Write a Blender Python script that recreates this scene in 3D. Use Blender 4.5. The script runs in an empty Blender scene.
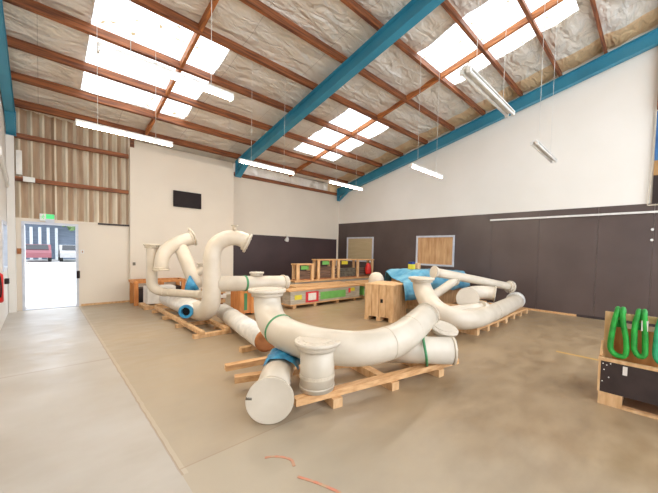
import bpy, bmesh, math, random
from mathutils import Vector, Matrix, noise
random.seed(4)
V = Vector
SC = bpy.context.scene
COL = SC.collection

# ------------------------------------------------------------------ materials
def lin(c):
    r = []
    for x in c:
        x = x / 255.0
        r.append(x / 12.92 if x <= 0.04045 else ((x + 0.055) / 1.055) ** 2.4)
    return (r[0], r[1], r[2], 1.0)

def nd(nt, typ, **kw):
    n = nt.nodes.new(typ)
    for k, v in kw.items():
        setattr(n, k, v)
    return n

def mat(name, rgb, rough=0.6, metal=0.0, rgb2=None, scale=6.0, bump=0.0, bscale=30.0,
        stretch=(1, 1, 1), detail=4.0, spec=0.5, lo=0.35, hi=0.65, bdist=0.02):
    m = bpy.data.materials.new(name)
    m.use_nodes = True
    nt = m.node_tree
    b = nt.nodes['Principled BSDF']
    b.inputs['Roughness'].default_value = rough
    b.inputs['Metallic'].default_value = metal
    b.inputs['Specular IOR Level'].default_value = spec
    if rgb2 is None:
        rgb2 = tuple(c * 0.93 for c in rgb)
    tc = nd(nt, 'ShaderNodeNewGeometry')
    mp = nd(nt, 'ShaderNodeMapping')
    mp.inputs['Scale'].default_value = stretch
    nt.links.new(tc.outputs['Position'], mp.inputs['Vector'])
    no = nd(nt, 'ShaderNodeTexNoise')
    no.inputs['Scale'].default_value = scale
    no.inputs['Detail'].default_value = detail
    nt.links.new(mp.outputs['Vector'], no.inputs['Vector'])
    cr = nd(nt, 'ShaderNodeValToRGB')
    cr.color_ramp.elements[0].position = lo
    cr.color_ramp.elements[1].position = hi
    cr.color_ramp.elements[0].color = lin(rgb2)
    cr.color_ramp.elements[1].color = lin(rgb)
    nt.links.new(no.outputs['Fac'], cr.inputs['Fac'])
    nt.links.new(cr.outputs['Color'], b.inputs['Base Color'])
    if bump > 0:
        n2 = nd(nt, 'ShaderNodeTexNoise')
        n2.inputs['Scale'].default_value = bscale
        n2.inputs['Detail'].default_value = 3
        nt.links.new(mp.outputs['Vector'], n2.inputs['Vector'])
        bp = nd(nt, 'ShaderNodeBump')
        bp.inputs['Strength'].default_value = bump
        bp.inputs['Distance'].default_value = bdist
        nt.links.new(n2.outputs['Fac'], bp.inputs['Height'])
        nt.links.new(bp.outputs['Normal'], b.inputs['Normal'])
    return m

def emis(name, rgb, strength):
    m = bpy.data.materials.new(name)
    m.use_nodes = True
    b = m.node_tree.nodes['Principled BSDF']
    b.inputs['Base Color'].default_value = lin(rgb)
    b.inputs['Emission Color'].default_value = lin(rgb)
    b.inputs['Emission Strength'].default_value = strength
    return m

M = {}
M['pipe'] = mat('cream pipe paint', (216, 205, 188), 0.34, rgb2=(202, 190, 171), scale=2.5)
M['pipe_wrap'] = mat('white film on pipe', (238, 234, 226), 0.3, rgb2=(216, 214, 208), scale=7, bump=0.3, bscale=14)
M['flange'] = mat('pale flange face', (214, 203, 186), 0.5, rgb2=(202, 190, 172), scale=3)
M['rim'] = mat('flange rim', (214, 202, 182), 0.5, rgb2=(196, 182, 160), scale=8)
M['bolt'] = mat('bolt steel', (120, 112, 100), 0.4, 0.7)
M['white'] = mat('white wall paint', (226, 222, 215), 0.7, rgb2=(221, 217, 210), scale=0.8)
M['whiteg'] = mat('bright white wall paint', (241, 236, 228), 0.7, rgb2=(237, 232, 223), scale=0.8)
M['cream'] = mat('cream wall paint', (226, 215, 198), 0.7, rgb2=(221, 209, 192), scale=0.8)
M['black'] = mat('dark lining board', (92, 78, 74), 0.32, rgb2=(82, 69, 66), scale=1.1, bump=0.05, bscale=5, spec=0.5)
M['blackb'] = mat('black dado paint', (70, 52, 52), 0.5, rgb2=(62, 46, 46), scale=1.2)
M['gap'] = mat('black gap', (18, 14, 13), 0.9)
M['dark'] = mat('shadow strip', (58, 44, 42), 0.6, rgb2=(46, 35, 33), scale=6)
M['timber'] = mat('brown purlin timber', (158, 94, 52), 0.65, rgb2=(92, 48, 27), scale=3, stretch=(0.6, 9, 9), bump=0.2)
M['timbery'] = mat('brown brace timber', (198, 124, 66), 0.65, rgb2=(140, 80, 42), scale=3, stretch=(9, 0.6, 9), bump=0.2)
M['pale_x'] = mat('pale pine along', (222, 178, 128), 0.65, rgb2=(196, 146, 96), scale=3, stretch=(1, 10, 10), bump=0.15)
M['pale'] = mat('pale pine', (224, 186, 140), 0.65, rgb2=(200, 156, 108), scale=4, stretch=(4, 4, 1), bump=0.15)
M['ply'] = mat('ply sheet', (214, 172, 126), 0.6, rgb2=(186, 138, 92), scale=2.2, stretch=(5, 5, 0.8))
M['orange'] = mat('orange ply', (218, 150, 84), 0.6, rgb2=(196, 122, 62), scale=3, stretch=(5, 5, 1))
M['brownc'] = mat('brown card', (176, 116, 70), 0.8, rgb2=(150, 92, 52), scale=8)
M['blue'] = mat('blue steel paint', (58, 142, 170), 0.4, rgb2=(50, 130, 158), scale=1.5)
M['bluewrap'] = mat('blue film', (60, 150, 190), 0.35, rgb2=(38, 118, 164), scale=9, bump=0.5, bscale=16)
M['tarp'] = mat('blue tarpaulin', (128, 188, 212), 0.35, rgb2=(58, 140, 180), scale=3.5, bump=0.5, bscale=6)
M['green'] = mat('green webbing', (40, 170, 62), 0.6, rgb2=(22, 128, 42), scale=12)
M['teal'] = mat('teal webbing', (44, 176, 120), 0.6, rgb2=(30, 140, 96), scale=12)
M['strap'] = mat('green strap', (70, 140, 92), 0.5)
M['lblgreen'] = mat('green label', (118, 188, 96), 0.5)
M['lblred'] = mat('red label', (214, 54, 62), 0.5)
M['lblwhite'] = mat('white label', (236, 230, 222), 0.5)
M['lblyellow'] = mat('yellow label', (222, 206, 60), 0.5)
M['redobj'] = mat('red fabric', (206, 40, 34), 0.5)
M['wrapg'] = mat('grey wrapped boards', (196, 188, 172), 0.35, rgb2=(160, 150, 134), scale=4, stretch=(1, 1, 14))
M['darkb'] = mat('stacked dark boards', (128, 100, 82), 0.6, rgb2=(84, 62, 52), scale=3, stretch=(1, 1, 12))
M['greyobj'] = mat('grey bundles', (120, 112, 96), 0.6, rgb2=(72, 66, 58), scale=9)
M['whitem'] = mat('white metal', (236, 234, 228), 0.4)
M['greym'] = mat('grey aluminium', (206, 210, 220), 0.4)
M['tv'] = mat('tv black', (40, 30, 30), 0.6, spec=.2)
M['blind'] = mat('beige blind', (196, 176, 138), 0.7, rgb2=(188, 166, 128), scale=2, stretch=(1, 1, 20))
M['red'] = mat('red enamel', (200, 24, 28), 0.3)
M['clad'] = mat('corrugated sheet', (222, 208, 184), 0.5, rgb2=(194, 178, 152), scale=2.0, stretch=(6, 6, 0.6))
M['cladb'] = mat('corrugated sheet brown', (176, 150, 122), 0.5, rgb2=(150, 122, 96), scale=2, stretch=(6, 6, 0.6))
M['concrete_out'] = mat('outdoor concrete', (236, 236, 234), 0.8)
M['bld'] = mat('grey cladding outside', (112, 124, 140), 0.7, rgb2=(98, 110, 126), scale=1, stretch=(1, 1, 8))
M['bldw'] = mat('white frame outside', (190, 196, 200), 0.6)
M['leaf'] = mat('tree leaves', (120, 146, 96), 0.8, rgb2=(90, 116, 72), scale=3)
M['trunk'] = mat('tree bark', (80, 62, 48), 0.9)
M['carred'] = mat('dark red car paint', (122, 66, 74), 0.5)
M['carwhite'] = mat('white car paint', (150, 150, 150), 0.3)
M['glassd'] = mat('dark car glass', (30, 34, 40), 0.1)
M['rubber'] = mat('rubber', (24, 24, 24), 0.8)
M['tube'] = emis('fluorescent diffuser', (255, 234, 206), 55.0)
M['sign_g'] = emis('green sign face', (70, 190, 110), 0.6)
M['bannerb'] = mat('blue banner cloth', (56, 112, 168), 0.6, rgb2=(42, 90, 142), scale=4)
M['bannerk'] = mat('dark banner cloth', (48, 34, 30), 0.7)
M['bannert'] = mat('tan banner cloth', (176, 134, 82), 0.7)
M['redpaint'] = mat('faded red paint', (200, 128, 102), 0.6, rgb2=(184, 156, 126), scale=18, lo=0.4, hi=0.6)

# glass pane
g = bpy.data.materials.new('window glass'); g.use_nodes = True
b = g.node_tree.nodes['Principled BSDF']
b.inputs['Base Color'].default_value = lin((180, 200, 214)); b.inputs['Roughness'].default_value = 0.05
b.inputs['Transmission Weight'].default_value = 0.8; b.inputs['IOR'].default_value = 1.1
M['glass'] = g

# translucent roof sheet with leaf litter lying on it
def skylight_mat():
    m = bpy.data.materials.new('translucent roof sheet'); m.use_nodes = True
    nt = m.node_tree; nt.nodes.clear()
    out = nd(nt, 'ShaderNodeOutputMaterial')
    tr = nd(nt, 'ShaderNodeBsdfTransparent'); tr.inputs['Color'].default_value = (0.86, 0.88, 0.86, 1)
    tl = nd(nt, 'ShaderNodeBsdfTranslucent')
    geo = nd(nt, 'ShaderNodeNewGeometry')
    no = nd(nt, 'ShaderNodeTexNoise'); no.inputs['Scale'].default_value = 7; no.inputs['Detail'].default_value = 6
    nt.links.new(geo.outputs['Position'], no.inputs['Vector'])
    cr = nd(nt, 'ShaderNodeValToRGB')
    cr.color_ramp.elements[0].position = 0.33; cr.color_ramp.elements[1].position = 0.40
    cr.color_ramp.elements[0].color = (0.25, 0.18, 0.1, 1); cr.color_ramp.elements[1].color = (0.92, 0.93, 0.9, 1)
    nt.links.new(no.outputs['Fac'], cr.inputs['Fac'])
    nt.links.new(cr.outputs['Color'], tl.inputs['Color']); nt.links.new(cr.outputs['Color'], tr.inputs['Color'])
    mx = nd(nt, 'ShaderNodeMixShader'); mx.inputs[0].default_value = 0.4
    nt.links.new(tr.outputs[0], mx.inputs[1]); nt.links.new(tl.outputs[0], mx.inputs[2])
    nt.links.new(mx.outputs[0], out.inputs['Surface'])
    return m
M['sky'] = skylight_mat()

# floor: beige slab to the right, older greyer slab to the left, saw-cut joints
def mathn(nt, op, a, b=None, c=None):
    n = nd(nt, 'ShaderNodeMath', operation=op)
    for i, x in enumerate((a, b, c)):
        if x is None: continue
        if isinstance(x, (int, float)): n.inputs[i].default_value = x
        else: nt.links.new(x, n.inputs[i])
    return n.outputs[0]

def mixc(nt, fac, a, b):
    n = nd(nt, 'ShaderNodeMix', data_type='RGBA')
    for sock, x in ((n.inputs[0], fac), (n.inputs[6], a), (n.inputs[7], b)):
        if isinstance(x, tuple): sock.default_value = x
        elif isinstance(x, float): sock.default_value = x
        else: nt.links.new(x, sock)
    return n.outputs[2]

def floor_mat():
    m = bpy.data.materials.new('polished concrete floor'); m.use_nodes = True
    nt = m.node_tree; b = nt.nodes['Principled BSDF']
    geo = nd(nt, 'ShaderNodeNewGeometry'); sp = nd(nt, 'ShaderNodeSeparateXYZ')
    nt.links.new(geo.outputs['Position'], sp.inputs[0])
    x, y = sp.outputs[0], sp.outputs[1]
    def ns(scale, det, lo, hi, st=(1, 1, 1)):
        mp = nd(nt, 'ShaderNodeMapping'); mp.inputs['Scale'].default_value = st
        nt.links.new(geo.outputs['Position'], mp.inputs['Vector'])
        n = nd(nt, 'ShaderNodeTexNoise'); n.inputs['Scale'].default_value = scale; n.inputs['Detail'].default_value = det
        nt.links.new(mp.outputs[0], n.inputs['Vector'])
        r = nd(nt, 'ShaderNodeMapRange'); r.inputs[1].default_value = lo; r.inputs[2].default_value = hi
        nt.links.new(n.outputs['Fac'], r.inputs[0]); return r.outputs[0]
    big = ns(0.9, 5, 0.32, 0.68)
    mid = ns(3.2, 8, 0.35, 0.7, (1, 1.8, 1))
    beige = mixc(nt, big, lin((132, 109, 81)), lin((158, 134, 103)))
    beige = mixc(nt, mathn(nt, 'MULTIPLY', mid, 0.7), beige, lin((170, 148, 118)))
    grey = mixc(nt, big, lin((164, 154, 140)), lin((184, 179, 172)))
    grey = mixc(nt, mathn(nt, 'MULTIPLY', mid, 0.25), grey, lin((196, 192, 186)))
    left = mathn(nt, 'LESS_THAN', x, 0.63)
    near = mathn(nt, 'LESS_THAN', y, 2.27)
    col = mixc(nt, left, beige, grey)
    # the near left bay is slightly greyer, and the beige pales towards the left slab
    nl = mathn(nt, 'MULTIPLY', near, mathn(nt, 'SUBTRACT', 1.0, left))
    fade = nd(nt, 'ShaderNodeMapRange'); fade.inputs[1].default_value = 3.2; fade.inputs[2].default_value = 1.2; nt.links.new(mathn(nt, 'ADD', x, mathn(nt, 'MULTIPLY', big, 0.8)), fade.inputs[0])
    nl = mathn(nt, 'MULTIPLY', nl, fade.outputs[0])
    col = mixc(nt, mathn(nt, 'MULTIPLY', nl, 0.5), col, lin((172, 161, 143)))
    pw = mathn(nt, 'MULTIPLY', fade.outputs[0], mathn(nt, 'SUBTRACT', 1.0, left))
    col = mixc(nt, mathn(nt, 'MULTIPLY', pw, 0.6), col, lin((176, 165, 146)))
    def line(v, c, w):
        return mathn(nt, 'LESS_THAN', mathn(nt, 'ABSOLUTE', mathn(nt, 'SUBTRACT', v, c)), w)
    wob = mathn(nt, 'ADD', x, mathn(nt, 'MULTIPLY', mid, 0.008))
    j1 = mathn(nt, 'MULTIPLY', line(wob, 0.634, 0.007), mathn(nt, 'GREATER_THAN', y, 2.2))
    j1l = mathn(nt, 'MULTIPLY', line(wob, 0.655, 0.014), mathn(nt, 'GREATER_THAN', y, 2.2))
    j2 = mathn(nt, 'MULTIPLY', line(y, 5.2, 0.014), left)
    j3 = mathn(nt, 'MULTIPLY', line(y, 2.27, 0.006), mathn(nt, 'GREATER_THAN', x, 0.63))
    dark = mathn(nt, 'MAXIMUM', j1, mathn(nt, 'MAXIMUM', j2, j3))
    col = mixc(nt, mathn(nt, 'MULTIPLY', j1l, 0.12), col, lin((236, 226, 206)))
    col = mixc(nt, mathn(nt, 'MULTIPLY', dark, 0.4), col, lin((140, 112, 88)))
    yl = mathn(nt, 'MULTIPLY', line(x, 5.6, 0.035), mathn(nt, 'MULTIPLY', mathn(nt, 'LESS_THAN', y, 1.1), mathn(nt, 'GREATER_THAN', y, -1.5)))
    col = mixc(nt, mathn(nt, 'MULTIPLY', yl, 0.8), col, lin((206, 160, 74)))
    nt.links.new(col, b.inputs['Base Color'])
    rr = nd(nt, 'ShaderNodeMapRange'); rr.inputs[3].default_value = 0.32; rr.inputs[4].default_value = 0.52
    nt.links.new(mid, rr.inputs[0]); nt.links.new(rr.outputs[0], b.inputs['Roughness'])
    bp = nd(nt, 'ShaderNodeBump'); bp.inputs['Strength'].default_value = 0.08; bp.inputs['Distance'].default_value = 0.01
    nt.links.new(mid, bp.inputs['Height']); nt.links.new(bp.outputs[0], b.inputs['Normal'])
    return m
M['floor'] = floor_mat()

# crinkled foil insulation: silvery beige, tan board strip beside the right gable beam
def foil_mat():
    m = bpy.data.materials.new('foil roof insulation'); m.use_nodes = True
    nt = m.node_tree; b = nt.nodes['Principled BSDF']
    b.inputs['Roughness'].default_value = 0.33; b.inputs['Metallic'].default_value = 0.2
    geo = nd(nt, 'ShaderNodeNewGeometry'); sp = nd(nt, 'ShaderNodeSeparateXYZ')
    nt.links.new(geo.outputs['Position'], sp.inputs[0])
    n = nd(nt, 'ShaderNodeTexNoise'); n.inputs['Scale'].default_value = 1.3; n.inputs['Detail'].default_value = 3
    nt.links.new(geo.outputs['Position'], n.inputs['Vector'])
    c = mixc(nt, n.outputs['Fac'], lin((222, 206, 182)), lin((246, 246, 244)))
    tan = mathn(nt, 'GREATER_THAN', sp.outputs[0], 8.62)
    c = mixc(nt, mathn(nt, 'MULTIPLY', tan, 0.8), c, lin((236, 196, 140)))
    # sheet laps every 1.35 m
    fr = mathn(nt, 'FRACT', mathn(nt, 'DIVIDE', sp.outputs[0], 1.35))
    lap = mathn(nt, 'LESS_THAN', fr, 0.008)
    c = mixc(nt, mathn(nt, 'MULTIPLY', lap, 0.35), c, lin((110, 96, 80)))
    nt.links.new(c, b.inputs['Base Color'])
    mp = nd(nt, 'ShaderNodeMapping'); mp.inputs['Scale'].default_value = (1.0, 2.2, 1)
    nt.links.new(geo.outputs['Position'], mp.inputs['Vector'])
    v = nd(nt, 'ShaderNodeTexNoise'); v.inputs['Scale'].default_value = 2.6; v.inputs['Detail'].default_value = 7; v.inputs['Distortion'].default_value = 0.6
    nt.links.new(mp.outputs[0], v.inputs['Vector'])
    bp = nd(nt, 'ShaderNodeBump'); bp.inputs['Strength'].default_value = 1.0; bp.inputs['Distance'].default_value = 0.16
    nt.links.new(v.outputs['Fac'], bp.inputs['Height']); nt.links.new(bp.outputs[0], b.inputs['Normal'])
    return m
M['foil'] = foil_mat()

# ------------------------------------------------------------------ mesh helpers
def NB(): return bmesh.new()

def box(bm, a, b, rz=0.0, piv=None, bev=0.0):
    a = V(a); b = V(b); c = (a + b) / 2; s = b - a
    r = bmesh.ops.create_cube(bm, size=1.0)
    vs = r['verts']
    for v in vs:
        v.co = V((v.co.x * s.x, v.co.y * s.y, v.co.z * s.z)) + c
    if rz:
        p = V(piv) if piv else c
        bmesh.ops.rotate(bm, verts=vs, cent=p, matrix=Matrix.Rotation(rz, 3, 'Z'))
    if bev:
        es = list({e for v in vs for e in v.link_edges})
        bmesh.ops.bevel(bm, geom=es, offset=bev, segments=1, affect='EDGES')

def bar(bm, p, q, w, h, up=(0, 0, 1)):
    """rectangular bar from p to q, w across, h along up"""
    p = V(p); q = V(q); d = (q - p).normalized(); up = V(up)
    s = d.cross(up).normalized(); u = s.cross(d).normalized()
    vs = []
    for e in (p, q):
        for (i, j) in ((-1, -1), (1, -1), (1, 1), (-1, 1)):
            vs.append(bm.verts.new(e + s * (i * w / 2) + u * (j * h / 2)))
    for f in ((0, 1, 2, 3), (7, 6, 5, 4), (0, 4, 5, 1), (1, 5, 6, 2), (2, 6, 7, 3), (3, 7, 4, 0)):
        bm.faces.new([vs[i] for i in f])

def smooth_path(pts, n=6):
    P = [V(p) for p in pts]
    if len(P) < 3: return P
    out = []
    for i in range(len(P) - 1):
        p0 = P[i - 1] if i else P[0] * 2 - P[1]
        p1, p2 = P[i], P[i + 1]
        p3 = P[i + 2] if i + 2 < len(P) else P[-1] * 2 - P[-2]
        for k in range(n):
            t = k / n
            out.append(0.5 * ((2 * p1) + (p2 - p0) * t + (2 * p0 - 5 * p1 + 4 * p2 - p3) * t * t + (3 * p1 - p0 - 3 * p2 + p3) * t ** 3))
    out.append(P[-1])
    return out

def tube(bm, pts, r, seg=28, caps=True, smooth=True, n=6, flat=None, closed=False):
    P = smooth_path(pts, n) if smooth else [V(p) for p in pts]
    N = len(P)
    def rad(i):
        if isinstance(r, (int, float)): return r
        t = i / (N - 1) * (len(r) - 1); k = min(int(t), len(r) - 2); f = t - k
        return r[k] * (1 - f) + r[k + 1] * f
    rings = []; nrm = None
    for i in range(N):
        if closed: d = (P[(i + 1) % N] - P[i - 1]).normalized()
        else: d = (P[min(i + 1, N - 1)] - P[max(i - 1, 0)]).normalized()
        if nrm is None:
            a = V((0, 0, 1)) if abs(d.z) < 0.9 else V((1, 0, 0))
            nrm = (a - d * a.dot(d)).normalized()
        else:
            nrm = (nrm - d * nrm.dot(d)).normalized()
        bi = d.cross(nrm); R = rad(i); ring = []
        for k in range(seg):
            t = 2 * math.pi * k / seg
            fy = flat if flat else 1.0
            ring.append(bm.verts.new(P[i] + nrm * (R * math.cos(t)) + bi * (R * fy * math.sin(t))))
        rings.append(ring)
    M_ = N if closed else N - 1
    for i in range(M_):
        A, B = rings[i], rings[(i + 1) % N]
        for k in range(seg):
            f = bm.faces.new((A[k], A[(k + 1) % seg], B[(k + 1) % seg], B[k])); f.smooth = True
    if caps and not closed:
        bm.faces.new(list(reversed(rings[0]))); bm.faces.new(rings[-1])

def cyl(bm, p, q, r, seg=28): tube(bm, [p, q], r, seg, True, False)

def flange(bm, p, d, R, th=0.035, bolts=12):
    """raised-face flange with a ring of bolts; p = outer face centre, d = outward direction"""
    p = V(p); d = V(d).normalized()
    cyl(bm, p - d * th, p, R, 40)
    cyl(bm, p, p + d * 0.006, R * 0.66, 36)
    cyl(bm, p - d * (th + 0.05), p - d * th, R * 0.84, 32)
    a = V((0, 0, 1)) if abs(d.z) < 0.9 else V((1, 0, 0))
    n = (a - d * a.dot(d)).normalized(); b_ = d.cross(n)
    for k in range(bolts):
        t = 2 * math.pi * (k + 0.5) / bolts
        c = p + (n * math.cos(t) + b_ * math.sin(t)) * (R * 0.86)
        cyl(bm, c - d * (th + 0.012), c + d * 0.008, 0.011, 6)

def ring(bm, p, d, R, w, t=0.006):
    p = V(p); d = V(d).normalized()
    a = V((0, 0, 1)) if abs(d.z) < 0.9 else V((1, 0, 0))
    n = (a - d * a.dot(d)).normalized(); b_ = d.cross(n); seg = 32; rr = []
    for (o, q) in ((-w / 2, R), (-w / 2, R + t), (w / 2, R + t), (w / 2, R)):
        rr.append([bm.verts.new(p + d * o + (n * math.cos(2 * math.pi * k / seg) + b_ * math.sin(2 * math.pi * k / seg)) * q) for k in range(seg)])
    for j in range(4):
        A, B = rr[j], rr[(j + 1) % 4]
        for k in range(seg):
            bm.faces.new((A[k], A[(k + 1) % seg], B[(k + 1) % seg], B[k]))

def grid(bm, fn, nu, nv):
    vs = [[bm.verts.new(fn(i / nu, j / nv)) for j in range(nv + 1)] for i in range(nu + 1)]
    for i in range(nu):
        for j in range(nv):
            f = bm.faces.new((vs[i][j], vs[i + 1][j], vs[i + 1][j + 1], vs[i][j + 1])); f.smooth = True

def woff(o):
    p = V((0, 0, 0))
    while o is not None:
        p += o.location; o = o.parent
    return p

def obj(name, bm, m, parent=None, solid=None):
    if parent is not None:
        bmesh.ops.translate(bm, verts=bm.verts, vec=-woff(parent))
    bmesh.ops.recalc_face_normals(bm, faces=bm.faces)
    me = bpy.data.meshes.new(name); bm.to_mesh(me); bm.free()
    me.materials.append(M[m] if isinstance(m, str) else m)
    o = bpy.data.objects.new(name, me); COL.objects.link(o)
    if parent is not None: o.parent = parent
    if solid:
        md = o.modifiers.new('thick', 'SOLIDIFY'); md.thickness = solid; md.offset = 0
    return o

def thing(name, label, cat, loc, group=None):
    o = bpy.data.objects.new(name, None); COL.objects.link(o)
    o.empty_display_size = 0.1
    o.location = loc; o['label'] = label; o['category'] = cat
    if group: o['group'] = group
    return o

def tag(o, label, cat, group=None, kind=None):
    o['label'] = label; o['category'] = cat
    if group: o['group'] = group
    if kind: o['kind'] = kind
    return o

def struct(name, bm, m, parent=None, solid=None):
    o = obj(name, bm, m, parent, solid)
    if parent is None: o['kind'] = 'structure'
    return o

def one(fn, *a, **k):
    bm = NB(); fn(bm, *a, **k); return bm

# ------------------------------------------------------------------ room constants
Z0, SL = 6.186, -0.2128                    # underside line of the steel rafters: z = Z0 + SL*y
def rz(y, off=0.0): return Z0 + SL * y + off
XL, XR, YF, YB, YD, YT = -0.48, 9.28, -3.2, 10.5, 10.12, 10.0
SLOPE = V((0, 1, SL)).normalized()
UPN = V((0, -SL, 1)).normalized()

# floor
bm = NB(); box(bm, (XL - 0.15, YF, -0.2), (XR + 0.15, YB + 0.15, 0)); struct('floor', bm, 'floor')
# left wall with a window opening
bm = NB()
wy0, wy1, wz0, wz1 = 8.75, 9.75, 0.95, 1.92
box(bm, (XL - 0.12, YF, 0), (XL, wy0, 3.9)); box(bm, (XL - 0.12, wy1, 0), (XL, YB + 0.1, 3.9))
box(bm, (XL - 0.12, wy0, 0), (XL, wy1, wz0)); box(bm, (XL - 0.12, wy0, wz1), (XL, wy1, 3.9))
vs = [bm.verts.new(p) for p in [(XL - .12, YF, 3.9), (XL, YF, 3.9), (XL, YB + .1, 3.9), (XL - .12, YB + .1, 3.9),
                                (XL - .12, YF, rz(YF, .43)), (XL, YF, rz(YF, .43)), (XL, YB + .1, rz(YB + .1, .43)), (XL - .12, YB + .1, rz(YB + .1, .43))]]
for f in ((0, 1, 2, 3), (4, 5, 6, 7), (0, 1, 5, 4), (1, 2, 6, 5), (2, 3, 7, 6), (3, 0, 4, 7)): bm.faces.new([vs[i] for i in f])
struct('wall_left', bm, 'white')
# right gable wall
bm = NB()
vs = [bm.verts.new(p) for x in (XR, XR + .12) for p in [(x, YF, 0), (x, YB + .1, 0), (x, YB + .1, rz(YB + .1, .43)), (x, YF, rz(YF, .43))]]
for f in ((0, 1, 2, 3), (7, 6, 5, 4), (0, 4, 5, 1), (1, 5, 6, 2), (2, 6, 7, 3), (3, 7, 4, 0)): bm.faces.new([vs[i] for i in f])
struct('wall_right', bm, 'whiteg')
# back wall (right bay)
bm = NB(); box(bm, (1.5, YB, 0), (XR, YB + .1, rz(YB, .42))); struct('wall_back', bm, 'cream')
# white lined wall with the television
bm = NB(); box(bm, (1.63, YT, 0), (4.27, YT + 0.09, 4.05)); struct('wall_television', bm, 'cream')
bm = NB(); box(bm, (4.27, YT, 0), (4.33, YB, 4.05)); struct('trim_1', bm, 'cream')
# entrance wall with the doorway
bm = NB()
dx0, dx1, dz = -0.28, 0.64, 1.98
box(bm, (XL, YD, 0), (dx0, YD + .1, 2.05)); box(bm, (dx1, YD, 0), (1.63, YD + .1, 2.05)); box(bm, (dx0, YD, dz), (dx1, YD + .1, 2.05))
struct('wall_entrance', bm, 'cream')
# corrugated cladding above the doorway
bm = NB(); prof = []; x = XL + 0.02; k = 0
pw = [0.07, 0.03, 0.055, 0.03]
while x < 1.62:
    d = 0.0 if k % 4 in (0, 3) else 0.045
    prof.append((x, YD + 0.1 + d)); x += pw[k % 4] * (1.0 + 0.15 * math.sin(k * 1.7)); k += 1
prof.append((1.63, YD + .1))
for i in range(len(prof) - 1):
    (xa, ya), (xb, yb) = prof[i], prof[i + 1]
    bm.faces.new([bm.verts.new(p) for p in [(xa, ya, 2.05), (xb, yb, 2.05), (xb, yb, 4.44), (xa, ya, 4.44)]])
clad = struct('wall_cladding', bm, 'clad', solid=0.004)
clad.data.materials.append(M['cladb'])
for i, p in enumerate(clad.data.polygons):
    if (i % 4 in (0, 1)) or i % 9 == 5: p.material_index = 1
bm = NB(); box(bm, (1.0, YD - .03, 2.0), (1.63, YD, 2.045)); struct('shadow_strip', bm, 'dark')  # dark strip standing for the shadow under the cladding's lower edge
bm = NB(); box(bm, (0.68, YD - .012, 0), (1.63, YD, 0.05)); struct('baseboard_entrance', bm, 'pale')
# black dado on the back wall, dark lining on the right wall
bm = NB(); box(bm, (4.56, YB - .015, 0), (9.2, YB, 1.985)); box(bm, (4.56, YB - .02, 1.985), (9.2, YB, 2.0)); struct('trim_3', bm, 'blackb')
bm = NB()
ys = [10.43, 9.85, 8.3, 6.25, 4.78, 3.6, 2.35, 1.08, 0.10, -1.1, -2.2, YF]
def hole(y0, y1):
    return None
for i in range(len(ys) - 1):
    y1, y0 = ys[i], ys[i + 1]
    if (y1, y0) in ((9.85, 8.3), (6.25, 4.78)):
        box(bm, (XR - .018, y0, 0.05), (XR, y1, 1.06)); box(bm, (XR - .018, y0, 2.09), (XR, y1, 2.70))
    else:
        box(bm, (XR - .018, y0 + .002, 0.05), (XR, y1 - .002, 2.70))
struct('trim_4', bm, 'black')
bm = NB(); box(bm, (XR - .055, -1.2, 2.49), (XR - .018, 3.66, 2.535)); struct('trim_5', bm, 'whitem')
bm = NB(); box(bm, (XR - .03, 1.42, 0), (XR, YB - .02, 0.05)); struct('baseboard_right', bm, 'pale_x')
bm = NB(); box(bm, (XR - .03, YF, 0), (XR, 1.42, 0.06)); struct('baseboard_black', bm, 'dark')
# windows of the right wall
def wall_window(n, y0, y1, pm):
    bm = NB(); t = 0.06
    box(bm, (XR - .045, y0, 1.06), (XR, y0 + t, 2.09)); box(bm, (XR - .045, y1 - t, 1.06), (XR, y1, 2.09))
    box(bm, (XR - .045, y0 + t, 1.06), (XR, y1 - t, 1.06 + t)); box(bm, (XR - .045, y0 + t, 2.09 - t), (XR, y1 - t, 2.09))
    w = struct('window_%d' % n, bm, 'greym')
    bm = NB(); box(bm, (XR - .016, y0 + t, 1.06 + t), (XR - .004, y1 - t, 2.09 - t)); obj('blind' if n == 1 else 'plywood_panel', bm, pm, w)
wall_window(1, 8.3, 9.85, 'blind'); wall_window(2, 4.78, 6.25, 'ply')
# window of the left wall
bm = NB(); t = 0.07
box(bm, (XL - .06, wy0, wz0), (XL + .015, wy0 + t, wz1)); box(bm, (XL - .06, wy1 - t, wz0), (XL + .015, wy1, wz1))
box(bm, (XL - .06, wy0 + t, wz0), (XL + .015, wy1 - t, wz0 + t)); box(bm, (XL - .06, wy0 + t, wz1 - t), (XL + .015, wy1 - t, wz1))
w3 = struct('window_3', bm, 'greym')
bm = NB(); box(bm, (XL - .04, wy0 + t, wz0 + t), (XL - .03, wy1 - t, wz1 - t)); obj('pane', bm, 'glass', w3)
# door: aluminium frame with the leaf swung open outside
bm = NB()
box(bm, (dx0, YD - .02, 0), (dx0 + .045, YD + .1, dz)); box(bm, (dx1 - .045, YD - .02, 0), (dx1, YD + .1, dz)); box(bm, (dx0 + .045, YD - .02, dz - .05), (dx1 - .045, YD + .1, dz))
box(bm, (dx0 + .045, YD, 0.0), (dx1 - .045, YD + .1, 0.015))
d1 = struct('door_1', bm, 'greym')
bm = NB(); box(bm, (dx0 + .0, YD + .1, 0.02), (dx0 + .04, YD + .98, dz - .06)); leaf = obj('door_leaf', bm, 'greym', d1)
bm = NB(); cyl(bm, (dx0 + .04, YD + .9, 1.0), (dx0 + .09, YD + .9, 1.0), .012, 10); box(bm, (dx0 + .08, YD + .78, .985), (dx0 + .1, YD + .92, 1.015)); obj('handle', bm, 'bolt', leaf)
bm = NB(); box(bm, (dx1 - .04, YD - .045, .68), (dx1 + .02, YD - .02, .86)); obj('lock', bm, 'tv', d1)

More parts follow.
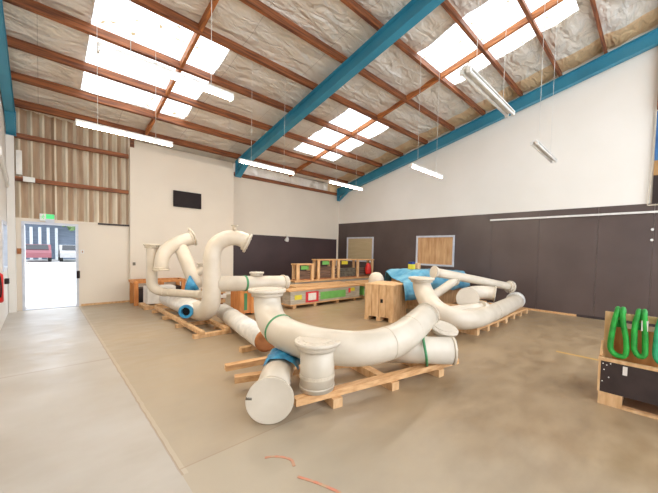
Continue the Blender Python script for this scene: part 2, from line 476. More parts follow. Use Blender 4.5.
# ceiling: foil sheet sagging between purlins, with openings for the roof lights
PY = [10.43, 9.87, 8.9, 7.95, 6.95, 5.92, 4.93, 3.95, 2.92, 2.0, 1.1, 0.13, -0.85, -1.83, -2.8]
SKY = [(0.62, 2.55, 5.94, 8.86), (5.70, 7.40, 5.94, 8.70), (5.62, 7.32, 1.33, 3.93)]
ybreaks = sorted(set([YF, YB + .1] + PY + [8.86, 8.70, 5.94, 3.93, 1.33]))
xbreaks = sorted(set([XL - .1, 9.38] + [a for s in SKY for a in s[:2]]))
bm = NB(); vcache = {}
def gv(x, y):
    k = (round(x, 4), round(y, 4))
    if k not in vcache:
        lo = max([p for p in PY + [YF] if p <= y + 1e-6], default=y); hi = min([p for p in PY + [YB + .1] if p >= y - 1e-6], default=y)
        t = (y - lo) / (hi - lo) if hi > lo else 0
        sag = -0.035 * 4 * t * (1 - t) + (0.045 * noise.noise(V((x * 1.9, y * 3.1, 1))) if 0 < t < 1 else 0)
        vcache[k] = bm.verts.new((x, y, rz(y, .435) + sag))
    return vcache[k]
for i in range(len(xbreaks) - 1):
    for j in range(len(ybreaks) - 1):
        xa, xb, ya, yb = xbreaks[i], xbreaks[i + 1], ybreaks[j], ybreaks[j + 1]
        xm, ym = (xa + xb) / 2, (ya + yb) / 2
        if any(s[0] < xm < s[1] and s[2] < ym < s[3] for s in SKY): continue
        nx = max(1, int((xb - xa) / 0.15)); ny = max(1, int((yb - ya) / 0.12))
        for a in range(nx):
            for c in range(ny):
                x1, x2 = xa + (xb - xa) * a / nx, xa + (xb - xa) * (a + 1) / nx
                y1, y2 = ya + (yb - ya) * c / ny, ya + (yb - ya) * (c + 1) / ny
                f = bm.faces.new((gv(x1, y1), gv(x2, y1), gv(x2, y2), gv(x1, y2))); f.smooth = True
struct('ceiling', bm, 'foil', solid=0.01)
for n, (a, b_, c, d) in enumerate(SKY):
    bm = NB(); N = int((b_ - a + .1) / 0.035)
    def fn(u, v, a=a, b_=b_, c=c, d=d):
        x = a - .05 + (b_ - a + .1) * u; y = c - .05 + (d - c + .1) * v
        return V((x, y, rz(y, .475) + 0.012 * math.sin(2 * math.pi * x / 0.19)))
    grid(bm, fn, N, 6)
    struct('window_%d' % (n + 4), bm, 'sky')

# purlins
ordn = ['first', 'second', 'third', 'fourth', 'fifth', 'sixth', 'seventh', 'eighth', 'ninth', 'tenth', 'eleventh', 'twelfth', 'thirteenth', 'fourteenth', 'fifteenth']
extra = ['lying on top of the back wall', 'just in front of the white television wall', 'at the lower edge of the far skylights',
         'under the lower third of the far skylights', 'under the middle of the far skylights', 'at the upper edge of the far skylights',
         'between the far and near skylights', 'at the lower edge of the near skylight',
         'crossing the near right skylight', 'crossing the near skylight close to its top', 'just beyond the near skylight',
         'near the top right of the photo', 'above the camera', 'high above and behind the camera', 'at the rear edge of the roof']
for i, y in enumerate(PY):
    bm = NB(); bar(bm, (XL + .02, y, rz(y, .345)), (9.24, y, rz(y, .345)), 0.068, 0.16, up=UPN)
    if i == 0:
        bm.free(); bm = NB(); box(bm, (4.5, YB - .09, 3.94), (9.22, YB - .02, 4.05))
    tag(obj('timber_purlin', bm, 'timber'), 'brown timber purlin %s, %s from the back' % (extra[i], ordn[i]), 'roof beam', 'timber roof purlins')
# noggings running down the slope between the purlins
for X, lab, y_lo in ((1.95, 'brown timber brace running up the roof slope through the left skylight', 9.87), (6.62, 'brown timber brace running up the roof slope through the two right skylights', 10.38)):
    bm = NB()
    ps = [y for y in PY if y <= y_lo + .2]
    for a, b_ in zip(ps[:-1], ps[1:]):
        y1, y2 = a - .034, b_ + .034
        if a > 10.4: y1 = a - .09
        bar(bm, (X, y1, rz(y1, .35)), (X, y2, rz(y2, .35)), 0.055, 0.13, up=UPN)
    tag(obj('timber_brace', bm, 'timbery'), lab, 'roof brace')
# timber above the cladding and girt across it
bm = NB(); box(bm, (XL + .03, YD - .02, 3.77), (1.62, YD + .06, 3.87)); tag(obj('timber_plate', bm, 'timber'), 'brown timber plate across the top of the corrugated cladding', 'wall beam')
bm = NB(); box(bm, (-0.36, YD - .02, 2.85), (1.62, YD + .08, 2.94)); tag(obj('timber_girt', bm, 'timber'), 'brown timber girt across the middle of the corrugated cladding', 'wall beam')
bm = NB(); box(bm, (1.66, YT + .1, 4.0), (1.74, YT + .18, rz(YT, .27))); tag(obj('timber_post', bm, 'timber'), 'short brown timber post above the left end of the television wall', 'post')

bm = NB(); box(bm, (4.5, YB - .03, 4.05), (XR, YB, rz(YB, .42))); struct('trim_6', bm, 'foil')
# blue steel rafters (I sections) with end plates
def ibeam(name, X, lab, y1=10.0, y0=YF, w=0.17, lo=-0.05, hi=0.255, wo=0):
    t = thing(name, lab, 'steel beam', (X, y1, rz(y1, lo)))
    bm = NB()
    h = hi - lo
    for off, ww, hh in ((lo + .008, w, .016), (hi - .008, w, .016), ((lo + hi) / 2, .012, h - .034)):
        bar(bm, (X, y1, rz(y1, off)), (X, y0, rz(y0, off)), ww, hh, up=UPN)
    obj('beam', bm, 'blue', t)
    bm = NB(); box(bm, (X - w / 2 - .01, y1 - .01, rz(y1, lo - .22)), (X + w / 2 + .01, y1 + .008, rz(y1, hi - .01)))
    bar(bm, (X, y1 - .02, rz(y1, lo - .2)), (X, y1 - .55, rz(y1 - .55, lo - .01)), w, .016)
    obj('end_plate', bm, 'blue', t)
    return t
ibeam('steel_rafter', 4.46, 'wide blue steel rafter crossing the middle of the roof', y1=9.97)
ibeam('steel_rafter', 9.17, 'blue steel rafter running along the white right gable wall', y1=10.38, w=.15, lo=-.06)
ibeam('steel_rafter', -0.40, 'blue steel rafter at the far left edge above the left wall', y1=10.05, w=.13)
bm = NB(); box(bm, (XL + .005, 9.96, 0), (-.36, 10.1, rz(10.05, -.29))); tag(obj('steel_column', bm, 'white'), 'white painted column in the corner left of the doorway', 'column')
bm = NB(); bar(bm, (-.455, 8.2, 3.07), (-.455, 9.95, 2.74), .04, .16); tag(obj('knee_brace', bm, 'whitem'), 'white sloping brace high on the left wall', 'brace')

# ------------------------------------------------------------------ fluorescent battens
def batten(x0, x1, y, lab, z=3.2, wires=(0.2, 0.8), lit=True):
    t = thing('fluorescent_light', lab, 'ceiling light', ((x0 + x1) / 2, y, z), 'hanging fluorescent battens')
    bm = NB(); box(bm, (x0, y - .034, z + .022), (x1, y + .034, z + .055), bev=.006)
    if lit: box(bm, (x0, y - .035, z - .025), (x0 + .02, y + .035, z + .02)); box(bm, (x1 - .02, y - .035, z - .025), (x1, y + .035, z + .02))
    obj('housing', bm, 'whitem', t)
    if lit:
        bm = NB(); cyl(bm, (x0 + .021, y, z - .002), (x1 - .021, y, z - .002), .019, 12); obj('tube', bm, 'tube', t)
    else:      # switched off twin fitting
        bm = NB(); box(bm, (x0, y - .058, z + .022), (x1, y + .058, z + .03)); obj('reflector', bm, 'whitem', t)
        for q in (-.036, .036):
            bm = NB(); cyl(bm, (x0 + .021, y + q, z - .002), (x1 - .021, y + q, z - .002), .015, 12); obj('tube', bm, 'whitem', t)
            bm = NB(); box(bm, (x0, y + q - .02, z - .02), (x0 + .02, y + q + .02, z + .022)); obj('lampholder', bm, 'whitem', t)
            bm = NB(); box(bm, (x1 - .02, y + q - .02, z - .02), (x1, y + q + .02, z + .022)); obj('lampholder', bm, 'whitem', t)
    for w in wires:
        xx = x0 + (x1 - x0) * w
        bm = NB(); cyl(bm, (xx, y, z + .055), (xx, y, rz(y, .4)), .003, 6); obj('suspension_wire', bm, 'whitem', t)
    if not lit: return
    l = bpy.data.lights.new('batten_light', 'AREA'); l.shape = 'RECTANGLE'; l.size = x1 - x0 - .1; l.size_y = .05
    l.energy = LAMP; l.color = (1.0, 0.89, 0.74)
    lo = bpy.data.objects.new('batten_light', l); COL.objects.link(lo); lo.location = ((x0 + x1) / 2, y, z - .03)
LAMP = 16
batten(0.36, 1.56, 6.0, 'hanging fluorescent batten in front of the corrugated cladding, lowest on the left')
batten(0.36, 1.54, 3.6, 'hanging fluorescent batten crossing in front of the bright left skylight')
batten(2.70, 3.95, 6.0, 'hanging fluorescent batten beside the lower end of the middle blue rafter')
batten(4.97, 6.16, 6.0, 'hanging fluorescent batten near the far right corner of the white walls')
batten(2.75, 3.97, 1.38, 'largest hanging fluorescent batten, below the near right skylight', lit=False)
batten(5.20, 6.42, 1.44, 'hanging fluorescent batten seen against the white right gable wall on long wires', lit=False)
batten(5.05, 6.25, 3.6, 'faint hanging fluorescent batten against the white gable above the boarded window')

# ------------------------------------------------------------------ fixtures on the walls
t = thing('television', 'black flat television mounted high on the white wall', 'television', (2.97, YT, 2.63))
bm = NB(); box(bm, (2.61, YT - .07, 2.64), (3.34, YT - .02, 3.09), bev=.006); obj('case', bm, 'tv', t)
bm = NB(); box(bm, (2.64, YT - .074, 2.675), (3.31, YT - .069, 3.06)); obj('screen', bm, 'tv', t)
bm = NB(); box(bm, (2.85, YT - .02, 2.75), (3.1, YT, 2.95)); obj('bracket', bm, 'bolt', t)
t = thing('exit_sign', 'green and white exit sign above the doorway', 'exit sign', (0.11, YD, 2.02))
bm = NB(); box(bm, (-.0, YD - .06, 2.01), (.24, YD, 2.17), bev=.004); obj('case', bm, 'whitem', t)
bm = NB(); box(bm, (.10, YD - .066, 2.06), (.235, YD - .061, 2.165)); obj('green_face', bm, 'sign_g', t)
bm = NB(); box(bm, (.09, YD - .064, 1.975), (.235, YD - .02, 2.055)); obj('lower_box', bm, 'greym', t)
bm = NB()
# running figure and arrow on the white half
cyl(bm, (.062, YD - .066, 2.142), (.062, YD - .061, 2.142), .009, 12)
for a, b_ in (((.06, 2.13), (.048, 2.09)), ((.048, 2.09), (.065, 2.065)), ((.065, 2.065), (.06, 2.045)), ((.048, 2.09), (.03, 2.065)), ((.058, 2.122), (.078, 2.105)), ((.056, 2.122), (.036, 2.112)), ((.015, 2.09), (.03, 2.1))):
    bar(bm, (a[0], YD - .064, a[1]), (b_[0], YD - .064, b_[1]), .008, .008, up=(0, 1, 0))
obj('running_figure', bm, 'sign_g', t)
def single(name, a, b_, m, lab, cat, bev=.004):
    bm = NB(); box(bm, a, b_, bev=bev); return tag(obj(name, bm, m), lab, cat)
single('door_chime', (-.345, YD - .05, 1.26), (-.285, YD, 1.38), 'brownc', 'small brown box on the wall left of the doorway', 'box')
single('junction_box', (-.24, YD - .06, 2.84), (-.06, YD - .021, 2.95), 'whitem', 'white junction box on the girt of the cladding', 'electrical box')
single('switch_board', (-.34, YD - .04, 2.98), (-.25, YD, 3.5), 'whitem', 'tall narrow white board at the left end of the cladding', 'board')
t = thing('light_switch', 'small light switch right of the doorway', 'switch', (.70, YD, 1.3))
bm = NB(); box(bm, (.68, YD - .012, 1.28), (.74, YD, 1.37)); pl = obj('plate', bm, 'whitem', t)
bm = NB(); box(bm, (.70, YD - .02, 1.30), (.72, YD - .012, 1.345)); obj('rocker', bm, 'brownc', pl)
single('wall_socket', (1.68, YT - .02, .98), (1.74, YT, 1.06), 'bolt', 'small grey socket at the left edge of the television wall', 'socket')
t = thing('flood_lamp', 'small white lamp at the top of the black back dado', 'wall lamp', (6.6, YB - .02, 1.9))
bm = NB(); tube(bm, [(6.6, YB - .05, 1.84), (6.6, YB - .09, 1.90), (6.6, YB - .12, 1.98)], [.085, .075, .03], 16); obj('shade', bm, 'whitem', t)
bm = NB(); cyl(bm, (6.6, YB - .1, 1.98), (6.6, YB - .02, 2.06), .016, 8); obj('arm', bm, 'whitem', t)
for k, z in enumerate((2.13, 1.9)):
    bm = NB(); cyl(bm, (XR - .05, .12, z), (XR - .02, .12, z), .028, 14)
    tag(obj('round_button', bm, 'whitem'), ['upper', 'lower'][k] + ' white round fitting at the right end of the dark wall', 'fitting')
# fire extinguisher on the left wall
t = thing('fire_extinguisher', 'red fire extinguisher at the left edge of the photo', 'fire extinguisher', (-.42, 6.85, .66))
ex, ey = -.415, 6.62
bm = NB(); tube(bm, [(ex, ey, .66), (ex, ey, .68), (ex, ey, 1.0), (ex, ey, 1.05), (ex, ey, 1.08)], [.045, .058, .058, .055, .025], 20, smooth=False); obj('cylinder', bm, 'red', t)
bm = NB(); cyl(bm, (ex, ey, 1.08), (ex, ey, 1.12), .018, 10); box(bm, (ex - .01, ey - .09, 1.12), (ex + .01, ey + .04, 1.145)); obj('valve', bm, 'bolt', t)
bm = NB(); tube(bm, [(ex, ey - .05, 1.1), (ex + .03, ey - .1, 1.03), (ex + .04, ey - .09, .85), (ex + .03, ey - .05, .74)], .009, 8); obj('hose', bm, 'rubber', t)
bm = NB(); box(bm, (XL, ey - .05, .85), (ex - .06, ey + .05, .9)); obj('bracket', bm, 'bolt', t)
single('latch_box', (XL, 9.05, .7), (XL + .06, 9.22, .8), 'tv', 'small black box on the left wall below the window', 'box')
# banner hanging at the right edge
t = thing('wall_banner', 'blue and dark banner with a pale wooden edge at the right margin', 'banner', (9.2, 0.0, 2.65))
bm = NB()
bar(bm, (XR - .06, .165, 4.70), (XR - .06, .175, 3.6), .02, .02, up=(1, 0, 0)); bar(bm, (XR - .06, .175, 3.6), (XR - .06, .225, 2.66), .02, .02, up=(1, 0, 0)); bar(bm, (XR - .06, .225, 2.66), (XR - .06, -.75, 2.66), .02, .02, up=(1, 0, 0))
obj('wooden_edge', bm, 'rim', t)
for nm, z0_, z1_, mm in (('blue_cloth', 3.62, 4.68, 'bannerb'), ('tan_cloth', 3.3, 3.62, 'bannert'), ('dark_cloth', 2.7, 3.3, 'bannerk')):
    bm = NB(); box(bm, (XR - .05, -.75, z0_), (XR - .035, .155, z1_)); obj(nm, bm, mm, t)
bm = NB(); box(bm, (9.14, .06, 4.72), (XR, .16, rz(.1, -.07))); tag(obj('timber_post', bm, 'timber'), 'red brown timber post on the gable at the right edge', 'post')

# ------------------------------------------------------------------ timber skid in front with the big welded pipe
def rails_skid(lab, rails, bearers, loc, z=0.09, h=0.065, w=0.09, nm='timber_skid', m1='pale_x'):
    t = thing(nm, lab, 'timber skid', loc)
    for a, b_ in rails:
        bm = NB(); bar(bm, (a[0], a[1], z + h / 2), (b_[0], b_[1], z + h / 2), w, h); obj('rail', bm, m1, t)
    for a, b_ in bearers:
        bm = NB(); bar(bm, (a[0], a[1], z / 2), (b_[0], b_[1], z / 2), .1, z); obj('bearer', bm, 'pale', t)
    return t
rails_skid('long pale timber rails on the floor under the big foreground pipe',
           [((1.58, 2.33), (3.70, 1.83)), ((1.40, 3.17), (3.42, 2.36)), ((1.46, 3.55), (3.0, 3.27))],
           [((1.95, 2.15), (2.25, 3.5)), ((2.65, 2.0), (2.9, 3.4)), ((3.35, 1.84), (3.42, 2.5))], (2.5, 2.6, 0))

t = thing('pipe_spool', 'large cream pipe on the front timber skid, bent, with an upright flanged stub', 'pipe', (2.4, 2.5, .15), 'cream pipe spools')
A = [(1.96, 3.52, .97), (1.955, 3.51, .88), (1.945, 3.47, .76), (1.92, 3.34, .645), (1.885, 3.10, .58), (1.88, 2.80, .55), (1.97, 2.46, .53), (2.20, 2.15, .52), (2.50, 2.03, .535), (2.88, 2.06, .56), (3.55, 2.22, .65)]
bm = NB(); tube(bm, A, [.16, .16, .165, .17, .175, .175, .175, .175, .175, .175, .17], 36); run = obj('pipe_run', bm, 'pipe', t)
bm = NB(); flange(bm, (1.96, 3.52, 1.0), (.0, .0, 1), .225); obj('flange', bm, 'flange', t)
bm = NB(); flange(bm, (3.60, 2.23, .656), (1, .2, .12), .178, th=.02); obj('flange', bm, 'flange', t)
bm = NB(); cyl(bm, (1.85, 2.35, .16), (1.85, 2.35, .60), .165, 36); ring(bm, (1.85, 2.35, .20), (0, 0, 1), .165, .01); obj('stub', bm, 'pipe', t)
bm = NB(); flange(bm, (1.85, 2.35, .635), (0, 0, 1), .22); obj('flange', bm, 'flange', t)
bm = NB(); tube(bm, [(2.80, 2.42, .33), (3.43, 1.77, .32)], .16, 32, smooth=False); tube(bm, [(2.9, 2.2, .5), (2.88, 2.33, .36)], .14, 20, smooth=False); obj('lower_branch', bm, 'pipe', t)
bm = NB(); flange(bm, (3.455, 1.745, .32), (.69, -.72, 0), .165, th=.03, bolts=8); obj('flange', bm, 'rim', t)
bm = NB(); nn = V((-.05, -.30, 1)).normalized(); pp = V((3.60, 1.97, .545)); tube(bm, [pp - nn * .22, pp - nn * .02], .14, 24, smooth=False); obj('branch_stub', bm, 'pipe', t)
bm = NB(); flange(bm, (3.60, 1.97, .545), (-.05, -.30, 1), .19, th=.03, bolts=10); obj('flange', bm, 'flange', t)
for p, d, r in (((1.886, 3.10, .58), (-.0, -.5, -.1), .177), ((1.85, 2.35, .3), (0, 0, 1), .166)):
    bm = NB(); ring(bm, p, d, r, .03, .004)
    if r > .17: obj('green_strap', bm, 'strap', t)
    else: obj('weld_band', bm, 'rim', t)
for p_, d_ in (((2.50, 2.03, .535), (1, -.1, .05)), ((3.0, 2.09, .575), (1, .2, .12))):
    bm = NB(); ring(bm, p_, d_, .176, .012, .003); obj('weld_band', bm, 'rim', t)
# green tie strap round the lower branch, up over the run
bm = NB(); tube(bm, [(3.16, 1.93, .16), (3.02, 1.86, .33), (3.12, 1.97, .50), (3.26, 2.02, .50), (3.3, 2.12, .33), (3.28, 2.06, .17)], .016, 8, closed=False); obj('green_strap', bm, 'strap', t)

t = thing('pipe_spool', 'cream pipe lying on the floor with a round blank end facing the camera', 'pipe', (1.4, 2.4, 0), 'cream pipe spools')
bm = NB(); tube(bm, [(1.37, 2.38, .215), (1.58, 2.66, .24), (1.76, 2.86, .26)], .15, 32, smooth=False); obj('pipe_run', bm, 'pipe', t)
bm = NB(); dB = V((-.60, -.79, 0.02)).normalized(); p = V((1.34, 2.34, .205)); cyl(bm, p, p - dB * .03, .20, 44); cyl(bm, p - dB * .032, p - dB * .06, .19, 44)
ring(bm, p + dB * .001, dB, .185, .004, .004); obj('blank_flange', bm, 'flange', t)
bm = NB(); cyl(bm, (1.23, 2.44, .23), (1.19, 2.47, .235), .018, 10); obj('lifting_lug', bm, 'bolt', t)
# crumpled blue film lying over that pipe
bm = NB()
def fb(u, v):
    ax = V((1.62, 2.70, .245)).lerp(V((1.86, 2.97, .265)), u)
    side = V((.76, -.65, 0)).normalized(); a = -1.0 + 2.35 * v
    r = .168 + .02 * noise.noise(V((u * 5, v * 6, 2))) + (0.10 * max(0, v - .55))
    q = ax + side * (math.sin(a) * r) + V((0, 0, math.cos(a) * r))
    q.z = max(q.z, .20)
    return q
grid(bm, fb, 14, 18); tag(obj('blue_film', bm, 'bluewrap', solid=.003), 'crumpled blue plastic film draped between the two foreground pipes', 'plastic film')

# ------------------------------------------------------------------ pipe lying behind, brown end
t = thing('pipe_spool', 'long cream pipe on the floor with a brown cardboard end cap', 'pipe', (2.3, 4.8, 0), 'cream pipe spools')
bm = NB(); tube(bm, [(2.17, 3.92, .22), (2.54, 6.3, .22)], .15, 30, smooth=False); ring(bm, (2.3, 4.75, .22), (.37, 2.38, 0), .15, .02, .006); ring(bm, (2.44, 5.65, .22), (.37, 2.38, 0), .15, .02, .006); obj('pipe_run', bm, 'pipe_wrap', t)
bm = NB(); tube(bm, [(2.172, 3.93, .22), (2.165, 3.89, .22), (2.16, 3.87, .22)], [.156, .156, .12], 26, smooth=False); obj('end_cap', bm, 'brownc', t)
for y in (4.3, 5.9):
    x = 2.17 + (y - 3.9) * .155
    bm = NB(); bar(bm, (x - .25, y, .035), (x + .25, y, .035), .09, .07); tag(obj('timber_chock', bm, 'pale'), 'timber chock under the %s end of the long pipe with the brown cap' % ('near' if y < 5 else 'far'), 'timber')

# ------------------------------------------------------------------ left group on its skid
t = thing('timber_skid', 'long timber skid under the tall upright pipe on the left', 'timber skid', (2.0, 6.8, 0))
for x in (1.83, 2.24):
    bm = NB(); box(bm, (x - .035, 5.35, .06), (x + .035, 8.3, .12)); obj('rail', bm, 'pale', t)
for y in (5.45, 6.4, 7.3, 8.15):
    bm = NB(); box(bm, (1.72, y - .05, 0), (2.32, y + .05, .06)); obj('bearer', bm, 'pale', t)
t = thing('pipe_spool', 'tall upright cream pipe with a hooked top and a side arm, left of centre', 'pipe', (2.03, 5.8, .12), 'cream pipe spools')
bm = NB(); tube(bm, [(2.05, 8.25, .30), (2.05, 7.2, .30), (2.06, 6.3, .30)], .175, 32); obj('base_pipe', bm, 'pipe_wrap', t)
bm = NB(); tube(bm, [(2.06, 6.32, .30), (2.07, 6.1, .31), (2.10, 5.92, .36), (2.12, 5.81, .50), (2.13, 5.8, .75), (2.13, 5.8, 1.1), (2.14, 5.8, 1.38), (2.20, 5.77, 1.56), (2.33, 5.69, 1.665), (2.47, 5.60, 1.69), (2.58, 5.53, 1.655), (2.63, 5.50, 1.61)], [.175, .175, .17, .16, .15, .145, .14, .14, .14, .14, .14, .14], 32); ring(bm, (2.13, 5.8, 1.22), (0, 0, 1), .143, .02, .005); ring(bm, (2.133, 5.8, 1.3), (0, 0, 1), .142, .02, .005); obj('upright', bm, 'pipe', t)
bm = NB(); flange(bm, (2.66, 5.48, 1.59), (.9, -.5, -.45), .185, bolts=10); obj('flange', bm, 'flange', t)
bm = NB(); cyl(bm, (2.44, 5.58, 1.82), (2.44, 5.58, 1.90), .035, 12); cyl(bm, (2.44, 5.58, 1.90), (2.44, 5.58, 1.915), .06, 16); obj('vent_stub', bm, 'rim', t)
bm = NB(); tube(bm, [(2.2, 5.8, .84), (3.55, 5.8, .79), (3.68, 5.8, .785), (3.74, 5.8, .78)], [.145, .145, .145, .06], 30, smooth=False); obj('side_arm', bm, 'pipe', t)
bm = NB(); cyl(bm, (2.99, 5.8, .9), (2.99, 5.8, 1.0), .07, 20); obj('arm_stub', bm, 'pipe', t)
bm = NB(); flange(bm, (2.99, 5.8, 1.03), (0, 0, 1), .14, th=.025, bolts=8); obj('flange', bm, 'flange', t)
bm = NB(); flange(bm, (3.60, 5.8, .79), (1, 0, -.03), .165, th=.03, bolts=8); obj('flange', bm, 'rim', t)
bm = NB(); ring(bm, (2.74, 5.8, .82), (1, 0, -.03), .147, .04, .006); obj('green_strap', bm, 'strap', t)
bm = NB(); tube(bm, [(2.02, 6.38, .32), (1.80, 6.10, .34)], .115, 26, caps=False, smooth=False); obj('open_branch', bm, 'pipe_wrap', t)
bm = NB(); ring(bm, (1.803, 6.103, .34), (-.62, -.78, 0), .075, .05, .045); obj('blue_rim', bm, 'bluewrap', t)
bm = NB(); cyl(bm, (1.83, 6.14, .34), (1.835, 6.146, .34), .10, 20); obj('mouth_shade_disc', bm, 'gap', t)  # black disc stands for the shade inside the open branch

t = thing('pipe_spool', 'thin cream pipe bent to an L, leftmost of the upright pipes', 'pipe', (1.62, 7.6, .45), 'cream pipe spools')
bm = NB(); tube(bm, [(1.6, 7.6, 1.50), (1.6, 7.6, 1.15), (1.6, 7.6, .80), (1.62, 7.58, .66), (1.70, 7.5, .57), (1.82, 7.35, .55), (2.02, 7.0, .55), (2.22, 6.6, .555)], [.10, .10, .10, .10, .09, .08, .075, .07], 26); ring(bm, (1.78, 7.4, .552), (.3, -.45, 0), .085, .02, .006); ring(bm, (1.86, 7.29, .55), (.3, -.45, 0), .081, .02, .006); obj('pipe_run', bm, 'pipe', t)
bm = NB(); flange(bm, (1.6, 7.6, 1.54), (0, 0, 1), .15, th=.03, bolts=8); obj('flange', bm, 'rim', t)
t = thing('pipe_spool', 'arched cream pipe with a slanting leg, between the two uprights on the left', 'pipe', (2.1, 7.3, .5), 'cream pipe spools')
bm = NB(); tube(bm, [(2.27, 7.3, 1.70), (2.12, 7.3, 1.64), (1.96, 7.3, 1.56), (1.82, 7.3, 1.45), (1.73, 7.3, 1.29), (1.69, 7.3, 1.05)], [.14, .14, .14, .135, .13, .125], 28); obj('arch', bm, 'pipe', t)
bm = NB(); flange(bm, (2.30, 7.3, 1.712), (1, 0, .38), .18, th=.03, bolts=8); obj('flange', bm, 'flange', t)
bm = NB(); flange(bm, (1.69, 7.3, 1.01), (0, 0, -1), .15, th=.03, bolts=8); obj('flange', bm, 'rim', t)
bm = NB(); tube(bm, [(2.02, 7.3, 1.58), (2.32, 7.3, .76), (2.37, 7.3, .62)], [.13, .145, .145], 28, smooth=False); obj('slanting_leg', bm, 'pipe', t)
bm = NB(); tube(bm, [(2.3, 7.3, .92), (2.42, 7.25, .98), (2.46, 7.22, 1.12)], [.1, .1, .08], 20); flange(bm, (2.46, 7.22, 1.15), (.1, 0, 1), .11, th=.02, bolts=6); obj('side_stub', bm, 'pipe', t)
bm = NB(); cyl(bm, (2.22, 7.3, 1.82), (2.22, 7.3, 1.91), .03, 10); obj('vent_stub', bm, 'rim', t)
bm = NB(); tube(bm, [(2.19, 7.05, .585), (2.17, 7.06, .72), (2.16, 7.07, .90)], [.15, .10, .015], 14, smooth=False, flat=.7); tag(obj('blue_film', bm, 'bluewrap'), 'peaked blue plastic film between the left upright pipes', 'plastic film')

# crate and white box by the television wall
t = thing('timber_crate', 'open orange timber crate against the foot of the television wall', 'crate', (2.1, 9.6, 0))
bm = NB()
for x in (1.60, 2.15, 2.66):
    box(bm, (x, 9.36, 0), (x + .09, 9.42, .56)); box(bm, (x, 9.86, 0), (x + .09, 9.92, .56))
obj('corner_posts', bm, 'orange', t)
bm = NB(); box(bm, (1.58, 9.33, .56), (2.78, 9.42, .62)); box(bm, (1.58, 9.86, .56), (2.78, 9.93, .62)); box(bm, (1.58, 9.42, .56), (1.66, 9.86, .62)); box(bm, (2.7, 9.42, .56), (2.78, 9.86, .62)); obj('top_frame', bm, 'orange', t)
bm = NB(); box(bm, (1.7, 9.43, .05), (2.68, 9.85, .42)); obj('contents', bm, 'dark', t)
t = thing('pallet', 'low timber pallet under the white box by the television wall', 'pallet', (1.95, 8.9, 0))
for y in (8.66, 8.9, 9.14):
    bm = NB(); box(bm, (1.66, y - .04, 0), (2.6, y + .04, .08)); obj('bearer', bm, 'pale', t)
for x in (1.72, 1.98, 2.24, 2.5):
    bm = NB(); box(bm, (x - .06, 8.6, .08), (x + .06, 9.2, .10)); obj('board', bm, 'pale', t)
t = thing('white_box', 'white box with a dark hand slot on the pallet by the orange crate', 'box', (2.0, 8.95, .1))
bm = NB(); box(bm, (1.75, 8.75, .102), (2.35, 9.18, .52), bev=.012); wb = obj('body', bm, 'whitem', t)
bm = NB(); box(bm, (1.80, 8.743, .42), (1.96, 8.752, .47)); obj('slot', bm, 'tv', wb)

# orange crate behind the side arm
t = thing('timber_crate', 'orange plywood crate behind the long pipe, below the side arm', 'crate', (3.1, 6.9, 0))
bm = NB(); box(bm, (3.05, 6.62, .05), (3.6, 7.15, .58)); obj('body', bm, 'orange', t)
for x in (3.03, 3.28, 3.54):
    bm = NB(); box(bm, (x, 6.595, .04), (x + .08, 6.62, .60)); obj('batten', bm, 'orange', t)
for x in (3.08, 3.48):
    bm = NB(); box(bm, (x, 6.65, 0), (x + .08, 7.1, .05)); obj('bearer', bm, 'pale', t)
bm = NB(); box(bm, (3.12, 6.61, .12), (3.19, 6.619, .5)); obj('green_tape', bm, 'strap', t)
t = thing('board_stack', 'small stack of pale boards between the upright pipe and orange crate', 'stack of boards', (2.62, 7.2, 0))
for k in range(5):
    bm = NB(); box(bm, (2.62 + .01 * (k % 2), 7.2, .02 + k * .11 if k else 0), (2.95 + .02 * (k % 2), 7.8, .09 + k * .11)); obj('board', bm, 'whitem' if k % 2 else 'pale', t)
    if k < 4:
        for yy in (7.25, 7.65):
            bm = NB(); box(bm, (2.64, yy, .09 + k * .11), (2.92, yy + .1, .13 + k * .11)); obj('spacer', bm, 'brownc', t)

# ------------------------------------------------------------------ board packs and racks by the back wall
t = thing('board_pack', 'long wrapped pack of boards with red and green labels in mid floor', 'pack of boards', (5.5, 7.1, 0))
for x in (4.45, 5.1, 5.9, 6.6):
    bm = NB(); box(bm, (x - .05, 6.62, 0), (x + .05, 7.0, .08)); obj('bearer', bm, 'pale', t)
bm = NB(); box(bm, (4.28, 6.58, .08), (6.85, 7.02, .10)); obj('bottom_board', bm, 'pale_x', t)
bm = NB(); box(bm, (4.32, 6.62, .10), (6.80, 7.0, .44), bev=.01); obj('wrapped_boards', bm, 'wrapg', t)
for k in range(2):
    bm = NB(); y = 6.6 + k * .215; box(bm, (4.26, y, .44), (6.88, y + .2, .475)); obj('top_board', bm, 'pale_x', t)
rl = t
for nm, x0, x1, z0_, z1_, mm in (('red_label', 4.78, 5.2, .12, .40, 'lblred'), ('white_label', 4.86, 5.12, .17, .36, 'lblwhite'), ('green_label', 5.27, 6.2, .16, .36, 'lblgreen'), ('yellow_label', 4.44, 4.66, .22, .34, 'lblyellow'), ('yellow_label', 6.40, 6.58, .30, .40, 'lblyellow'), ('red_label', 6.32, 6.40, .26, .40, 'lblred')):
    bm = NB(); d = .004 if nm == 'white_label' else .0
    box(bm, (x0, 6.612 - d, z0_), (x1, 6.619 - d, z1_)); rl = obj(nm, bm, mm, rl if nm == 'white_label' else t)
t = thing('board_pack', 'short pack with a green end behind the pale slatted crate', 'pack of boards', (7.2, 6.9, 0))
bm = NB(); box(bm, (6.98, 6.55, .10), (8.1, 7.4, .42)); obj('wrapped_boards', bm, 'wrapg', t)
bm = NB(); box(bm, (7.0, 6.541, .13), (7.6, 6.549, .40)); box(bm, (6.971, 6.6, .13), (6.979, 7.3, .40)); obj('green_label', bm, 'lblgreen', t)
